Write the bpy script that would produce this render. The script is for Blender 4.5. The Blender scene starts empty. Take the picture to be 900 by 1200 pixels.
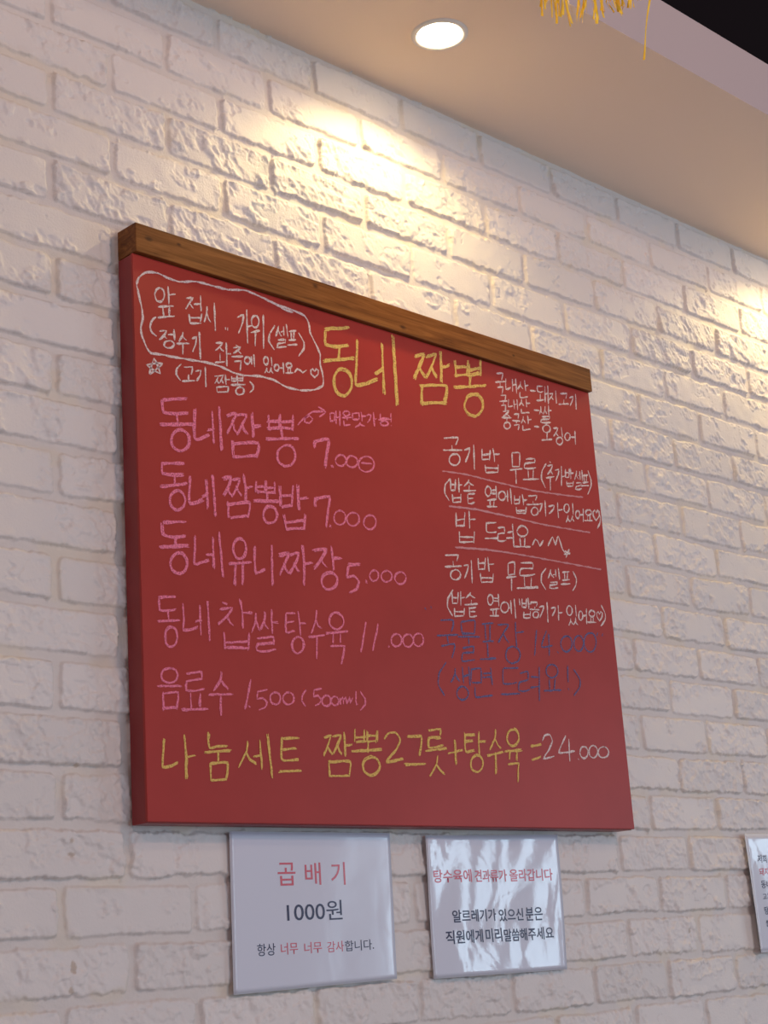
import bpy, bmesh, math, random
import numpy as np
from mathutils import Matrix, Vector

scn = bpy.context.scene
COL = scn.collection
EYE = 1.15                       # height of the viewpoint above the floor; WALL = its distance from the brick wall
WALL = 1.68
BOARD_Y = 1.6454                 # front face of the board
CEIL = EYE + 1.4215              # underside of the lowered plaster soffit
SOFFIT_EDGE = 1.327              # where the soffit stops
BULK = EYE + 1.534               # top of the soffit box
UPPER = EYE + 2.20               # black ceiling of the room

# ------------------------------------------------------------------ camera
cam = bpy.data.cameras.new('camera'); cam_o = bpy.data.objects.new('camera', cam); COL.objects.link(cam_o)
cam.sensor_fit = 'VERTICAL'; cam.sensor_height = 36.0; cam.lens = 1914.12 / 1200 * 36
right = Vector((0.71231993, -0.69874112, -0.06603917)); down = Vector((0.14253579, 0.23615084, -0.96120566)); fwd = Vector((0.68722913, 0.675273, 0.26781057))
m3 = Matrix((right, -down, -fwd)).transposed()
cam_o.matrix_world = Matrix.Translation((0, 0, EYE)) @ m3.to_4x4()
cam.clip_start = 0.05
scn.camera = cam_o

# ------------------------------------------------------------------ world, lights, exposure
scn.view_settings.view_transform = 'Standard'; scn.view_settings.look = 'None'
scn.view_settings.gamma = 1.0; scn.view_settings.use_curve_mapping = False
scn.view_settings.exposure = -0.06
w = bpy.data.worlds.new('world'); scn.world = w; w.use_nodes = True
w.node_tree.nodes['Background'].inputs[0].default_value = (0.63, 0.60, 0.69, 1)
w.node_tree.nodes['Background'].inputs[1].default_value = 0.44

def lamp(name, kind, loc, energy, color, aim=None, **kw):
    l = bpy.data.lights.new(name, kind); l.energy = energy; l.color = color
    for k, v in kw.items(): setattr(l, k, v)
    o = bpy.data.objects.new(name, l); COL.objects.link(o); o.location = loc
    if aim is not None: o.rotation_euler = (Vector(aim) - Vector(loc)).to_track_quat('-Z', 'Y').to_euler()
    return o
# daylight from the shop front across the room
for px_, pw_, en_ in ((1.4, 1.8, 48), (6.95, 0.8, 40), (9.9, 1.2, 46)):
    lamp('daylight', 'AREA', (px_, -3.2, EYE + 0.25), en_, (0.60, 0.82, 1.0), (1.2 + px_ * .55, 1.6, EYE + .1), shape='RECTANGLE', size=pw_, size_y=2.0)
# ceiling lamps of the room
def room_lamp(name, x, y, z, energy, color): lamp(name, 'POINT', (x, y, EYE + z), energy, color, shadow_soft_size=.06)
room_lamp('room_lamp_front', 1.95, -1.10, 1.86, 43, (1.0, 0.56, 0.41))
room_lamp('room_lamp_near', 1.85, -0.30, 1.84, 17, (1.0, 0.70, 0.44))
room_lamp('room_lamp_right', 4.2, -0.30, 2.10, 9, (1.0, 0.66, 0.52))
room_lamp('room_lamp_left', -0.5, -1.0, 1.66, 36, (1.0, 0.56, 0.42))

# ------------------------------------------------------------------ helpers
def mat(name, color=(.8, .8, .8), rough=.5, **kw):
    m = bpy.data.materials.new(name); m.use_nodes = True
    b = m.node_tree.nodes['Principled BSDF']
    b.inputs['Base Color'].default_value = (*color, 1); b.inputs['Roughness'].default_value = rough
    for k, v in kw.items(): b.inputs[k.replace('_', ' ')].default_value = v
    return m, m.node_tree, b
def nd(t, kind, **kw):
    n = t.nodes.new(kind)
    for k, v in kw.items():
        if k in n.inputs.keys(): n.inputs[k].default_value = v
        else: setattr(n, k, v)
    return n
def ramp(t, src, stops):
    r = nd(t, 'ShaderNodeValToRGB'); e = r.color_ramp.elements
    while len(e) < len(stops): e.new(.5)
    for el, (p, c) in zip(e, stops): el.position = p; el.color = c if len(c) == 4 else (*c, 1)
    t.links.new(src, r.inputs[0]); return r
def coords(t, scale):
    g = nd(t, 'ShaderNodeTexCoord'); mp = nd(t, 'ShaderNodeMapping'); mp.inputs['Scale'].default_value = scale
    t.links.new(g.outputs['Object'], mp.inputs[0]); return mp.outputs[0]
def bump(t, b, h, strength, dist):
    n = nd(t, 'ShaderNodeBump', Strength=strength, Distance=dist); t.links.new(h, n.inputs['Height']); t.links.new(n.outputs[0], b.inputs['Normal'])
def add(name, me, material, parent=None, loc=(0, 0, 0)):
    o = bpy.data.objects.new(name, me); COL.objects.link(o); o.location = loc
    if material is not None and not me.materials: me.materials.append(material)
    if parent is not None: o.parent = parent
    return o
def pyd(name, vs, fs, material, parent=None, smooth=False, loc=(0, 0, 0)):
    me = bpy.data.meshes.new(name); me.from_pydata(vs, [], fs); me.update()
    if smooth: me.polygons.foreach_set('use_smooth', [True] * len(me.polygons))
    return add(name, me, material, parent, loc)
def box(name, lo, hi, material, parent=None, bevel=0, seg=2):
    bm = bmesh.new(); bmesh.ops.create_cube(bm, size=1)
    for v in bm.verts: v.co = Vector([(lo[i] + hi[i]) / 2 + v.co[i] * (hi[i] - lo[i]) for i in range(3)])
    if bevel: bmesh.ops.bevel(bm, geom=bm.edges[:], offset=bevel, segments=seg, affect='EDGES', profile=.6)
    me = bpy.data.meshes.new(name); bm.to_mesh(me); bm.free()
    return add(name, me, material, parent)
def thing(name, label, cat, loc=(0, 0, 0), group=None):
    o = bpy.data.objects.new(name, None); COL.objects.link(o); o.location = loc; o.empty_display_size = .05
    o['label'] = label; o['category'] = cat
    if group: o['group'] = group
    return o
def struct(o): o['kind'] = 'structure'; return o

# ------------------------------------------------------------------ noise on numpy arrays
def hsh(ix, iy, s):
    h = (ix.astype(np.int64) * 374761393 + iy.astype(np.int64) * 668265263 + s * 982451653) & 0x7fffffff
    h = ((h ^ (h >> 13)) * 1274126177) & 0x7fffffff
    return ((h ^ (h >> 16)) & 0xffff) / 65535.0
def vnoise(x, y, s):
    ix = np.floor(x); iy = np.floor(y); fx = x - ix; fy = y - iy
    fx = fx * fx * fx * (fx * (fx * 6 - 15) + 10); fy = fy * fy * fy * (fy * (fy * 6 - 15) + 10)
    ix = ix.astype(np.int64); iy = iy.astype(np.int64)
    a = hsh(ix, iy, s); b = hsh(ix + 1, iy, s); c = hsh(ix, iy + 1, s); d = hsh(ix + 1, iy + 1, s)
    return (a + (b - a) * fx) * (1 - fy) + (c + (d - c) * fx) * fy
def fbm(x, y, s, o=3):
    r = 0; a = .5; n = 0
    for i in range(o):
        r = r + a * vnoise(x * 2 ** i + i * 17.3, y * 2 ** i - i * 9.1, s + i); n += a; a *= .5
    return r / n
def sst(a, b, x): t = np.clip((x - a) / (b - a), 0, 1); return t * t * (3 - 2 * t)

# ------------------------------------------------------------------ the brick wall: one relief mesh, running bond
def axis(a, b, c, d, fine, coarse):
    return np.concatenate([np.arange(a, b, coarse), np.arange(b, c, fine), np.arange(c, d, coarse), [d]])
def brick_wall():
    xs = axis(-1.2, 0.85, 3.7, 5.2, .0018, .02); zs = axis(-EYE, -0.17, 1.4215, 1.53, .0018, .02)
    X, Z = np.meshgrid(xs, zs)
    X = X.ravel(); Z = Z.ravel()
    P = .1977; H = .0682; top = .823 * WALL + H / 2
    wz = (vnoise(X * 9, Z * 30, 5) - .5) * .004                       # courses are not ruler straight
    r = (top - Z + wz) / H; row = np.floor(r); fv = (r - row) * H
    off = np.where(row % 2 == 0, .6105, .6695) * WALL
    joff = (hsh(row, row * 0 + 3, 11) - .5) * .006
    c = (X - off - joff + (vnoise(X * 30, Z * 30, 6) - .5) * .002) / P; colm = np.floor(c); fu = (c - colm) * P
    rb = lambda s: hsh(colm, row, s)
    jl = .0036 + rb(21) * .0024; jb = .0040 + rb(22) * .0022; jt = .0036 + rb(23) * .0030
    du = np.minimum(fu - jl, P - fu - jl); dv = np.minimum(fv - jb, H - fv - jt)
    wob = (fbm(X * 60, Z * 60, 31, 3) - .5) * .0050 + (fbm(X * 260, Z * 260, 32, 2) - .5) * .0025
    wob = wob * (.5 + 1.1 * rb(24))
    d = np.minimum(du, dv) + wob
    rc = .007                                                         # rounded corners
    cx = np.clip(rc - du, 0, rc); cz = np.clip(rc - dv, 0, rc)
    d = np.where((cx > 0) & (cz > 0), rc - np.sqrt(cx ** 2 + cz ** 2) + wob * .8, d)
    prof = sst(-.0004, .0026, d)
    rough = rb(25)
    patch = sst(.45, .54, fbm(X * 22 + rb(26) * 50, Z * 30 + rb(27) * 50, 41, 3) + (rough - .5) * .42)
    edge = sst(.016, .002, d) * sst(.35, .65, fbm(X * 35, Z * 35, 43, 2)) * .7
    patch = np.clip(patch + edge, 0, 1)
    U_ = X * .8 + Z * .6; V_ = Z * .8 - X * .6                        # chips run on a slant
    n1 = fbm(U_ * 85, V_ * 45, 51, 4); n2 = 1 - np.abs(2 * fbm(U_ * 100, V_ * 52, 55, 3) - 1)
    flake = sst(.50, .515, fbm(X * 48, Z * 62, 58, 3)) + sst(.58, .595, fbm(X * 40, Z * 55, 61, 3))
    relief = patch * ((n1 - .5) * .0060 + (n2 - .75) * .0030 + (flake - .8) * .0014)
    crack = np.abs(fbm(X * 14, Z * 22, 65, 3) - .5)
    relief = relief - sst(.006, .001, crack) * sst(.5, .62, fbm(X * 11, Z * 11, 67, 2)) * .0022
    soft = (vnoise(X * 45, Z * 45, 71) - .5) * .0012 + (rb(28) - .5) * .0022
    soft = soft + (rb(29) - .5) * .05 * (fv - H / 2) + (rb(30) - .5) * .012 * (fu - P / 2)
    body = .0046 + soft + relief
    mort = (fbm(X * 55, Z * 90, 81, 2) - .5) * .0016 + (fbm(X * 12, Z * 12, 82, 2) - .5) * .002
    h = .0015 + mort + prof * (np.maximum(body, .002) - mort)
    Y = WALL + .0085 - h
    me = bpy.data.meshes.new('wall_back'); nx = len(xs); nz = len(zs)
    me.vertices.add(nx * nz); me.vertices.foreach_set('co', np.stack([X, Y, Z + EYE], 1).astype(np.float32).ravel())
    i = (np.arange(nz - 1)[:, None] * nx + np.arange(nx - 1)[None, :]).ravel()
    q = np.stack([i, i + 1, i + nx + 1, i + nx], 1).astype(np.int32)
    me.loops.add(q.size); me.loops.foreach_set('vertex_index', q.ravel())
    me.polygons.add(len(q)); me.polygons.foreach_set('loop_start', np.arange(0, q.size, 4, dtype=np.int32))
    me.polygons.foreach_set('use_smooth', np.ones(len(q), dtype=bool))
    # paint: white coat on the bricks, thinner and yellowish-pink on the mortar, a few brown drips
    br = np.array([.755, .70, .68]); mo = np.array([.69, .63, .60])
    t = sst(.0, .0045, d)[:, None]
    tone = (.95 + .09 * rb(33))[:, None]
    cl = mo * (1 - t) + br * tone * t
    yel = (sst(.55, .75, fbm(X * 16, Z * 20, 91, 2)) * sst(.010, -.002, d) * .32)[:, None]
    cl = cl * (1 - yel) + np.array([.74, .63, .46]) * yel
    for sx, sz, rx, rz in STAINS:
        e = ((X - sx) / rx) ** 2 + ((Z - sz) / rz) ** 2 + (fbm(X * 150, Z * 150, 95, 2) - .5) * 1.6
        k = (sst(1.0, .5, e) * .55)[:, None]; cl = cl * (1 - k) + np.array([.38, .26, .16]) * k
    at = me.color_attributes.new('paint', 'FLOAT_COLOR', 'POINT')
    at.data.foreach_set('color', np.concatenate([cl, np.ones((len(cl), 1))], 1).astype(np.float32).ravel())
    me.update(); me.validate()
    return me
STAINS = [(1.1384, .171, .004, .005), (1.1381, .155, .006, .003), (1.1394, .024, .004, .012), (1.1365, -.003, .005, .006), (1.149, .263, .004, .003), (2.03, .60, .003, .006), (2.385, .025, .004, .005)]
m_wall, t, b = mat('painted_brick', rough=.46, Specular_IOR_Level=.35)
a = nd(t, 'ShaderNodeVertexColor', layer_name='paint'); t.links.new(a.outputs[0], b.inputs['Base Color'])
n = nd(t, 'ShaderNodeTexNoise', Scale=300.0, Detail=5.0, Roughness=.6); t.links.new(coords(t, (1, 1, 1)), n.inputs['Vector'])
bump(t, b, n.outputs[0], .5, .0014)
struct(add('wall_back', brick_wall(), m_wall))

# ------------------------------------------------------------------ soffit, fascia, dark ceiling, floor
m_pl, t, b = mat('soffit_paint', (.90, .73, .60), .75)
n = nd(t, 'ShaderNodeTexNoise', Scale=90.0, Detail=3.0); t.links.new(coords(t, (1, 1, 1)), n.inputs['Vector']); bump(t, b, n.outputs[0], .08, .002)
m_fa, t, b = mat('soffit_paint_shaded', (.50, .42, .44), .7)  # soffit paint again, with the fascia's dimmer, cooler light mixed into the colour
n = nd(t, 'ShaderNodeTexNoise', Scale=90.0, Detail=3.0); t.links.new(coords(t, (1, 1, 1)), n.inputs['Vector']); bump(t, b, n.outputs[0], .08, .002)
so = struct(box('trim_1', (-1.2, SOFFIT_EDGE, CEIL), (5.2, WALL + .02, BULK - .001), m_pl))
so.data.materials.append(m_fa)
for p in so.data.polygons: p.material_index = 1 if p.normal.y < -.5 else 0        # cream underside; the front takes the darker lilac with shade in its colour
m_bl, t, b = mat('black_ceiling_paint', (.006, .004, .006), .9, Specular_IOR_Level=.1)
n = nd(t, 'ShaderNodeTexNoise', Scale=60.0); t.links.new(coords(t, (1, 1, 1)), n.inputs['Vector']); bump(t, b, n.outputs[0], .1, .003)
struct(box('ceiling', (-1.2, -2.2, UPPER), (5.2, WALL + .02, UPPER + .05), m_bl))
struct(box('trim_2', (-1.2, SOFFIT_EDGE + .02, BULK - .001), (5.2, SOFFIT_EDGE + .05, UPPER), m_bl))
m_fl, t, b = mat('floor_tile', (.3, .26, .23), .4)
bk = nd(t, 'ShaderNodeTexBrick', Scale=1.6, offset=0.0); bk.inputs['Color1'].default_value = (.40, .31, .25, 1); bk.inputs['Color2'].default_value = (.36, .28, .22, 1); bk.inputs['Mortar'].default_value = (.15, .13, .12, 1); bk.inputs['Mortar Size'].default_value = .01
t.links.new(coords(t, (1, 1, 1)), bk.inputs['Vector']); t.links.new(bk.outputs[0], b.inputs['Base Color'])
struct(box('floor', (-1.2, -2.2, -.05), (5.2, WALL + .02, 0), m_fl))

# ------------------------------------------------------------------ recessed downlights
def lathe(name, prof, material, parent, n=64):
    vs = []; fs = []
    for r, z in prof:
        for k in range(n):
            a = 2 * math.pi * k / n; vs.append((r * math.cos(a), r * math.sin(a), z))
    for i in range(len(prof) - 1):
        for k in range(n):
            k2 = (k + 1) % n; fs.append((i * n + k, i * n + k2, (i + 1) * n + k2, (i + 1) * n + k))
    if prof[-1][0] < 1e-4: pass
    return pyd(name, vs, fs, material, parent, True)
m_ring, t, b = mat('downlight_rim', (.78, .74, .70), .45)
m_glow = bpy.data.materials.new('downlight_lens'); m_glow.use_nodes = True; t = m_glow.node_tree
t.nodes.remove(t.nodes['Principled BSDF']); e = nd(t, 'ShaderNodeEmission', Strength=34.0); e.inputs[0].default_value = (1, .80, .50, 1)
t.links.new(e.outputs[0], t.nodes['Material Output'].inputs[0])
def downlight(x, y, label, watts):
    r = thing('downlight', label, 'ceiling light', (x, y, CEIL), 'recessed downlights in the plaster soffit')
    lathe('rim', [(.0455, -.0001), (.0452, -.0022), (.0430, -.0036), (.0385, -.0038), (.0360, -.0026), (.0356, -.0004)], m_ring, r)
    lathe('lens', [(.0357, -.0008), (.0340, -.0032), (.0280, -.0052), (.018, -.0064), (.008, -.0069), (.00005, -.007)], m_glow, r)
    l = lamp('downlight_beam', 'SPOT', (0, 0, -.012), watts, (1, .76, .33), spot_size=math.radians(150), spot_blend=.5, shadow_soft_size=.03)
    l.parent = r
    return r
downlight(1.741, 1.514, 'glowing round recessed downlight in the soffit above the red menu board', 12.5)
downlight(2.95, 1.514, 'second recessed downlight further right along the soffit, past the menu board', 12.0)

# ------------------------------------------------------------------ the menu board
BX0, BX1, BZ0, BZ1 = 1.2247, 2.2094, EYE + .1905, EYE + .9934
RAIL = BZ1 - .0425
board = thing('menu_board', 'red chalkboard menu with a brown wooden top rail and handwritten Korean prices', 'menu board', ((BX0 + BX1) / 2, WALL, BZ0), None)
boff = Vector((-(BX0 + BX1) / 2, -WALL, -BZ0))
def rel(v): return tuple(Vector(v) + boff)
m_red, t, b = mat('red_board_paint', (.30, .030, .026), .42, Specular_IOR_Level=.28)
cv = coords(t, (1, 1, 1))
n = nd(t, 'ShaderNodeTexNoise', Scale=5.0, Detail=6.0, Roughness=.65); t.links.new(cv, n.inputs['Vector'])
r1 = ramp(t, n.outputs[0], [(.35, (.345, .028, .021)), (.66, (.39, .034, .027))])
n2 = nd(t, 'ShaderNodeTexNoise', Scale=9.0, Detail=7.0, Roughness=.75, Distortion=.6); t.links.new(cv, n2.inputs['Vector'])
r2 = ramp(t, n2.outputs[0], [(.66, (0, 0, 0)), (.86, (.10, .10, .10))])        # old chalk dust that was wiped
mx = nd(t, 'ShaderNodeMixRGB'); mx.inputs[2].default_value = (.60, .33, .32, 1)
t.links.new(r2.outputs[0], mx.inputs[0]); t.links.new(r1.outputs[0], mx.inputs[1]); t.links.new(mx.outputs[0], b.inputs['Base Color'])
n3 = nd(t, 'ShaderNodeTexNoise', Scale=700.0, Detail=2.0); t.links.new(cv, n3.inputs['Vector']); bump(t, b, n3.outputs[0], .12, .0006)
m_side, t, b = mat('dark_red_edge_paint', (.20, .014, .014), .38)
n = nd(t, 'ShaderNodeTexNoise', Scale=30.0, Detail=5.0); t.links.new(coords(t, (1, 1, .25)), n.inputs['Vector'])
r1 = ramp(t, n.outputs[0], [(.3, (.23, .011, .011)), (.7, (.28, .017, .016))]); t.links.new(r1.outputs[0], b.inputs['Base Color'])
box('back_frame', rel((BX0 + .0012, BOARD_Y + .0052, BZ0 - .0012)), rel((BX1 - .0012, WALL - .0005, RAIL - .0005)), m_side, board, bevel=.0012)
box('panel', rel((BX0, BOARD_Y, BZ0)), rel((BX1, BOARD_Y + .005, RAIL - .0003)), m_red, board, bevel=.0014, seg=3)
m_wood, t, b = mat('stained_pine', rough=.5, Specular_IOR_Level=.15)
cv = coords(t, (1, 1, 1))
mp = nd(t, 'ShaderNodeMapping'); mp.inputs['Scale'].default_value = (1.6, 14, 26); t.links.new(cv, mp.inputs[0])
n = nd(t, 'ShaderNodeTexNoise', Scale=3.2, Detail=7.0, Roughness=.62, Distortion=.9); t.links.new(mp.outputs[0], n.inputs['Vector'])
mp2 = nd(t, 'ShaderNodeMapping'); mp2.inputs['Scale'].default_value = (6, 60, 330); t.links.new(cv, mp2.inputs[0])
nf = nd(t, 'ShaderNodeTexNoise', Scale=1.6, Detail=3.0); t.links.new(mp2.outputs[0], nf.inputs['Vector'])
ad = nd(t, 'ShaderNodeMath', operation='MULTIPLY_ADD'); ad.inputs[1].default_value = .30; t.links.new(nf.outputs[0], ad.inputs[0]); t.links.new(n.outputs[0], ad.inputs[2])
rw = ramp(t, ad.outputs[0], [(.45, (.085, .027, .007)), (.62, (.175, .060, .013)), (.80, (.26, .100, .025))])
last = rw.outputs[0]
for kx, kz, kr in ((-.470, .7835, .010), (-.418, .790, .006), (-.163, .793, .009), (.02, .770, .011), (.285, .782, .006)):   # knots
    vm = nd(t, 'ShaderNodeVectorMath', operation='SUBTRACT'); vm.inputs[1].default_value = (kx, 0, kz); t.links.new(cv, vm.inputs[0])
    vs_ = nd(t, 'ShaderNodeVectorMath', operation='MULTIPLY'); vs_.inputs[1].default_value = (.6 / kr, 0, 1.1 / kr); t.links.new(vm.outputs[0], vs_.inputs[0])
    ln = nd(t, 'ShaderNodeVectorMath', operation='LENGTH'); t.links.new(vs_.outputs[0], ln.inputs[0])
    aa = nd(t, 'ShaderNodeMath', operation='MULTIPLY_ADD'); aa.inputs[1].default_value = .9; t.links.new(n.outputs[0], aa.inputs[0]); t.links.new(ln.outputs['Value'], aa.inputs[2])
    rk = ramp(t, aa.outputs[0], [(.60, (.85, .85, .85)), (1.15, (0, 0, 0))])
    mk = nd(t, 'ShaderNodeMixRGB'); mk.inputs[2].default_value = (.045, .016, .007, 1)
    t.links.new(rk.outputs[0], mk.inputs[0]); t.links.new(last, mk.inputs[1]); last = mk.outputs[0]
t.links.new(last, b.inputs['Base Color']); bump(t, b, ad.outputs[0], .15, .001)
box('top_rail', rel((BX0 + .0008, BOARD_Y - .0075, RAIL)), rel((BX1 + .0015, WALL - .0005, BZ1)), m_wood, board, bevel=.0014)

# ------------------------------------------------------------------ chalk handwriting
# strokes of each letter in a unit square, y down
def circ(cx=.5, cy=.5, rx=.5, ry=.5, a0=-70, n=18, turn=375):
    return [(cx + rx * math.cos(math.radians(a0 - turn * k / n)) , cy + ry * math.sin(math.radians(a0 - turn * k / n))) for k in range(n + 1)]
J = {
 'ㄱ': [[(0, .08), (.95, .02), (.93, .35), (.8, 1)]], 'ㄱl': [[(0, .12), (.9, .02), (.75, .45), (.15, 1)]],
 'ㄴ': [[(.02, 0), (0, .5), (.03, .97), (.45, .95), (1, .84)]],
 'ㄷ': [[(.02, .05), (1, 0)], [(.02, .05), (.06, .9), (.5, 1), (1, .93)]],
 'ㄹ': [[(.05, .06), (.85, 0), (.82, .42)], [(.85, .42), (.05, .52), (.0, .98), (.5, 1), (1, .92)]],
 'ㅁ': [[(.02, .02), (.05, 1)], [(.02, .04), (1, 0), (.94, .98)], [(.05, .97), (.96, .95)]],
 'ㅂ': [[(0, 0), (.05, .97)], [(1, 0), (.94, .97)], [(.02, .5), (.97, .46)], [(.05, .97), (.95, .95)]],
 'ㅅ': [[(.52, 0), (.45, .4), (0, 1)], [(.44, .42), (.7, .75), (1, .95)]],
 'ㅇ': [circ()],
 'ㅈ': [[(0, .1), (.92, .03), (.55, .5), (0, 1)], [(.5, .5), (.75, .8), (1, .97)]],
 'ㅊ': [[(.35, 0), (.62, .1)], [(0, .32), (.92, .25), (.55, .62), (0, 1)], [(.5, .6), (.75, .85), (1, .97)]],
 'ㅋ': [[(0, .08), (.95, .02), (.8, 1)], [(.05, .5), (.85, .45)]],
 'ㅌ': [[(.03, .04), (1, 0)], [(.08, .48), (.85, .44)], [(.03, .04), (.05, .95), (.5, 1), (1, .92)]],
 'ㅍ': [[(0, .06), (1, 0)], [(.3, .06), (.36, .95)], [(.72, .04), (.66, .95)], [(0, 1), (1, .93)]],
 'ㅎ': [[(.3, 0), (.68, .02)], [(.02, .25), (.98, .2)], circ(.5, .68, .34, .32)],
 'ㅏ': [[(.22, 0), (.30, .5), (.34, 1)], [(.3, .5), (1, .46)]], 'ㅑ': [[(.22, 0), (.34, 1)], [(.3, .38), (1, .34)], [(.3, .62), (1, .58)]],
 'ㅓ': [[(.74, 0), (.80, 1)], [(0, .47), (.76, .44)]], 'ㅕ': [[(.74, 0), (.80, 1)], [(.05, .34), (.76, .31)], [(0, .6), (.76, .57)]],
 'ㅣ': [[(.42, 0), (.58, 1)]],
 'ㅔ': [[(.0, .5), (.42, .45)], [(.36, .1), (.45, .82)], [(.80, -.04), (1, 1)]],
 'ㅐ': [[(.08, .04), (.16, .9)], [(.12, .48), (.78, .42)], [(.74, 0), (.88, 1)]],
 'ㅖ': [[(.0, .35), (.42, .32)], [(.0, .6), (.42, .56)], [(.36, .1), (.45, .82)], [(.80, -.04), (1, 1)]],
 'ㅗ': [[(.5, 0), (.5, .9)], [(0, 1), (1, .92)]], 'ㅛ': [[(.33, 0), (.36, .9)], [(.66, 0), (.63, .9)], [(0, 1), (1, .94)]],
 'ㅜ': [[(0, .08), (1, 0)], [(.5, .05), (.52, 1)]], 'ㅠ': [[(0, .08), (1, 0)], [(.33, .06), (.28, 1)], [(.66, .04), (.68, 1)]],
 'ㅡ': [[(0, .55), (1, .45)]],
 '0': [circ()], '1': [[(.85, 0), (.15, 1)]], '2': [[(0, .25), (.2, .03), (.6, 0), (.82, .25), (.6, .6), (.1, 1), (1, .93)]],
 '4': [[(.45, 0), (.02, .62), (1, .58)], [(.62, .12), (.68, 1)]], '5': [[(1, .0), (.2, .06)], [(.2, .06), (.14, .46), (.6, .4), (.95, .62), (.8, .88), (.3, 1)]],
 '7': [[(.04, .32), (.02, .08), (.95, 0), (.9, .3), (.72, 1)]],
 '(': [[(1, 0), (.25, .3), (.15, .65), (.9, 1)]], ')': [[(.1, 0), (.9, .4), (.85, .7), (.1, 1)]],
 '-': [[(0, .45), (1, .55)]], '+': [[(0, .55), (1, .42)], [(.48, 0), (.55, 1)]], '=': [[(0, .12), (1, 0)], [(.1, 1), (.95, .8)]],
 '~': [[(0, .9), (.25, .15), (.5, .4), (.7, .95), (1, .3)]], '!': [[(.3, 0), (.4, .68)], [(.5, .95), (.56, 1)]],
 'm': [[(0, .2), (.05, 1)], [(.05, .5), (.25, .1), (.3, .95)], [(.3, .5), (.5, .1), (.6, .95)], [(.6, .9), (.8, .2), (.85, .9), (1, .2)]], 'l': [[(.4, 0), (.3, .7), (.6, 1), (1, .9)]],
 '☆': [[(.15, 1), (.45, 0), (.85, .95), (.0, .4), (1, .3), (.15, 1)]],
 '♥': [[(.5, .35), (.3, .05), (.05, .2), (.1, .6), (.5, 1), (.92, .6), (.95, .2), (.7, .05), (.5, .35)]],
}
for a_, b_ in (('ㅃ', 'ㅂ'), ('ㅆ', 'ㅅ'), ('ㅉ', 'ㅈ')):
    J[a_] = [[(x * .48, y) for x, y in s] for s in J[b_]] + [[(.52 + x * .48, y) for x, y in s] for s in J[b_]]
CHO = 'ㄱㄲㄴㄷㄸㄹㅁㅂㅃㅅㅆㅇㅈㅉㅊㅋㅌㅍㅎ'; JUNG = 'ㅏㅐㅑㅒㅓㅔㅕㅖㅗㅘㅙㅚㅛㅜㅝㅞㅟㅠㅡㅢㅣ'
JONG = ['', 'ㄱ', 'ㄲ', 'ㄳ', 'ㄴ', 'ㄵ', 'ㄶ', 'ㄷ', 'ㄹ', 'ㄺ', 'ㄻ', 'ㄼ', 'ㄽ', 'ㄾ', 'ㄿ', 'ㅀ', 'ㅁ', 'ㅂ', 'ㅄ', 'ㅅ', 'ㅆ', 'ㅇ', 'ㅈ', 'ㅊ', 'ㅋ', 'ㅌ', 'ㅍ', 'ㅎ']
def fit(j, x0, y0, x1, y1): return [[(x0 + x * (x1 - x0), y0 + y * (y1 - y0)) for x, y in s] for s in J[j]]
def glyph(ch):
    if ch in J: return J[ch]
    k = ord(ch) - 0xAC00; f = JONG[k % 28]; v = JUNG[k // 28 % 21]; i = CHO[k // 588]
    out = []
    mixed = {'ㅘ': ('ㅗ', 'ㅏ'), 'ㅙ': ('ㅗ', 'ㅐ'), 'ㅟ': ('ㅜ', 'ㅣ'), 'ㅝ': ('ㅜ', 'ㅓ')}
    wide = i in 'ㅃㅆㅉ'
    if v in 'ㅏㅑㅓㅕㅣㅐㅔㅖ':
        big = v in 'ㅔㅖㅐ'; xi = (.62 if wide else .46) if not big else .44; xv = .66 if wide else .55
        if v in 'ㅔㅖ': xi, xv = .52, .46
        if v in 'ㅕㅓ': xv = .48
        ii = 'ㄱl' if i == 'ㄱ' else i
        if f:
            out += fit(ii, .02, .04, xi, .50) + fit(v, xv, 0, 1, .58)
            out += fit(f, .18, .66, .92, 1) if f != 'ㅇ' else fit(f, .30, .60, .85, 1)
        else:
            out += fit(ii, 0, .16 if i != 'ㄴ' else .02, xi, .72) + fit(v, xv, 0, 1, 1)
    elif v in mixed:
        h, p = mixed[v]; sy = .66 if f else 1
        out += fit(i, .05, 0, .52, .36 * sy) + fit(h, 0, .45 * sy, .62, (.95 if h == 'ㅜ' else .8) * sy) + fit(p, .62, 0, 1, sy)
        if f: out += fit(f, .2, .7, .85, 1)
    elif f:
        if v in 'ㅗㅛ': out += fit(i, .06, 0, .84, .27) + fit(v, 0, .27, 1, .48) + fit(f, .35, .60, .92, 1)
        elif v == 'ㅡ': out += fit(i, .15, 0, .85, .36) + fit(v, 0, .38, 1, .52) + fit(f, .2, .6, .85, 1)
        else: out += fit(i, .16, 0, .82, .33) + fit(v, 0, .40, 1, .60) + fit(f, .22, .64, .85, 1)
    else:
        if v in 'ㅗㅛ': out += fit(i, .14, 0, .84, .50) + fit(v, 0, .55, 1, 1)
        elif v == 'ㅡ': out += fit(i, .12, 0, .88, .62) + fit(v, 0, .82, 1, 1.0)
        else: out += fit(i, .18, 0, .82, .44) + fit(v, 0, .52, 1, 1)
    return out
rng = random.Random(4)
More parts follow.
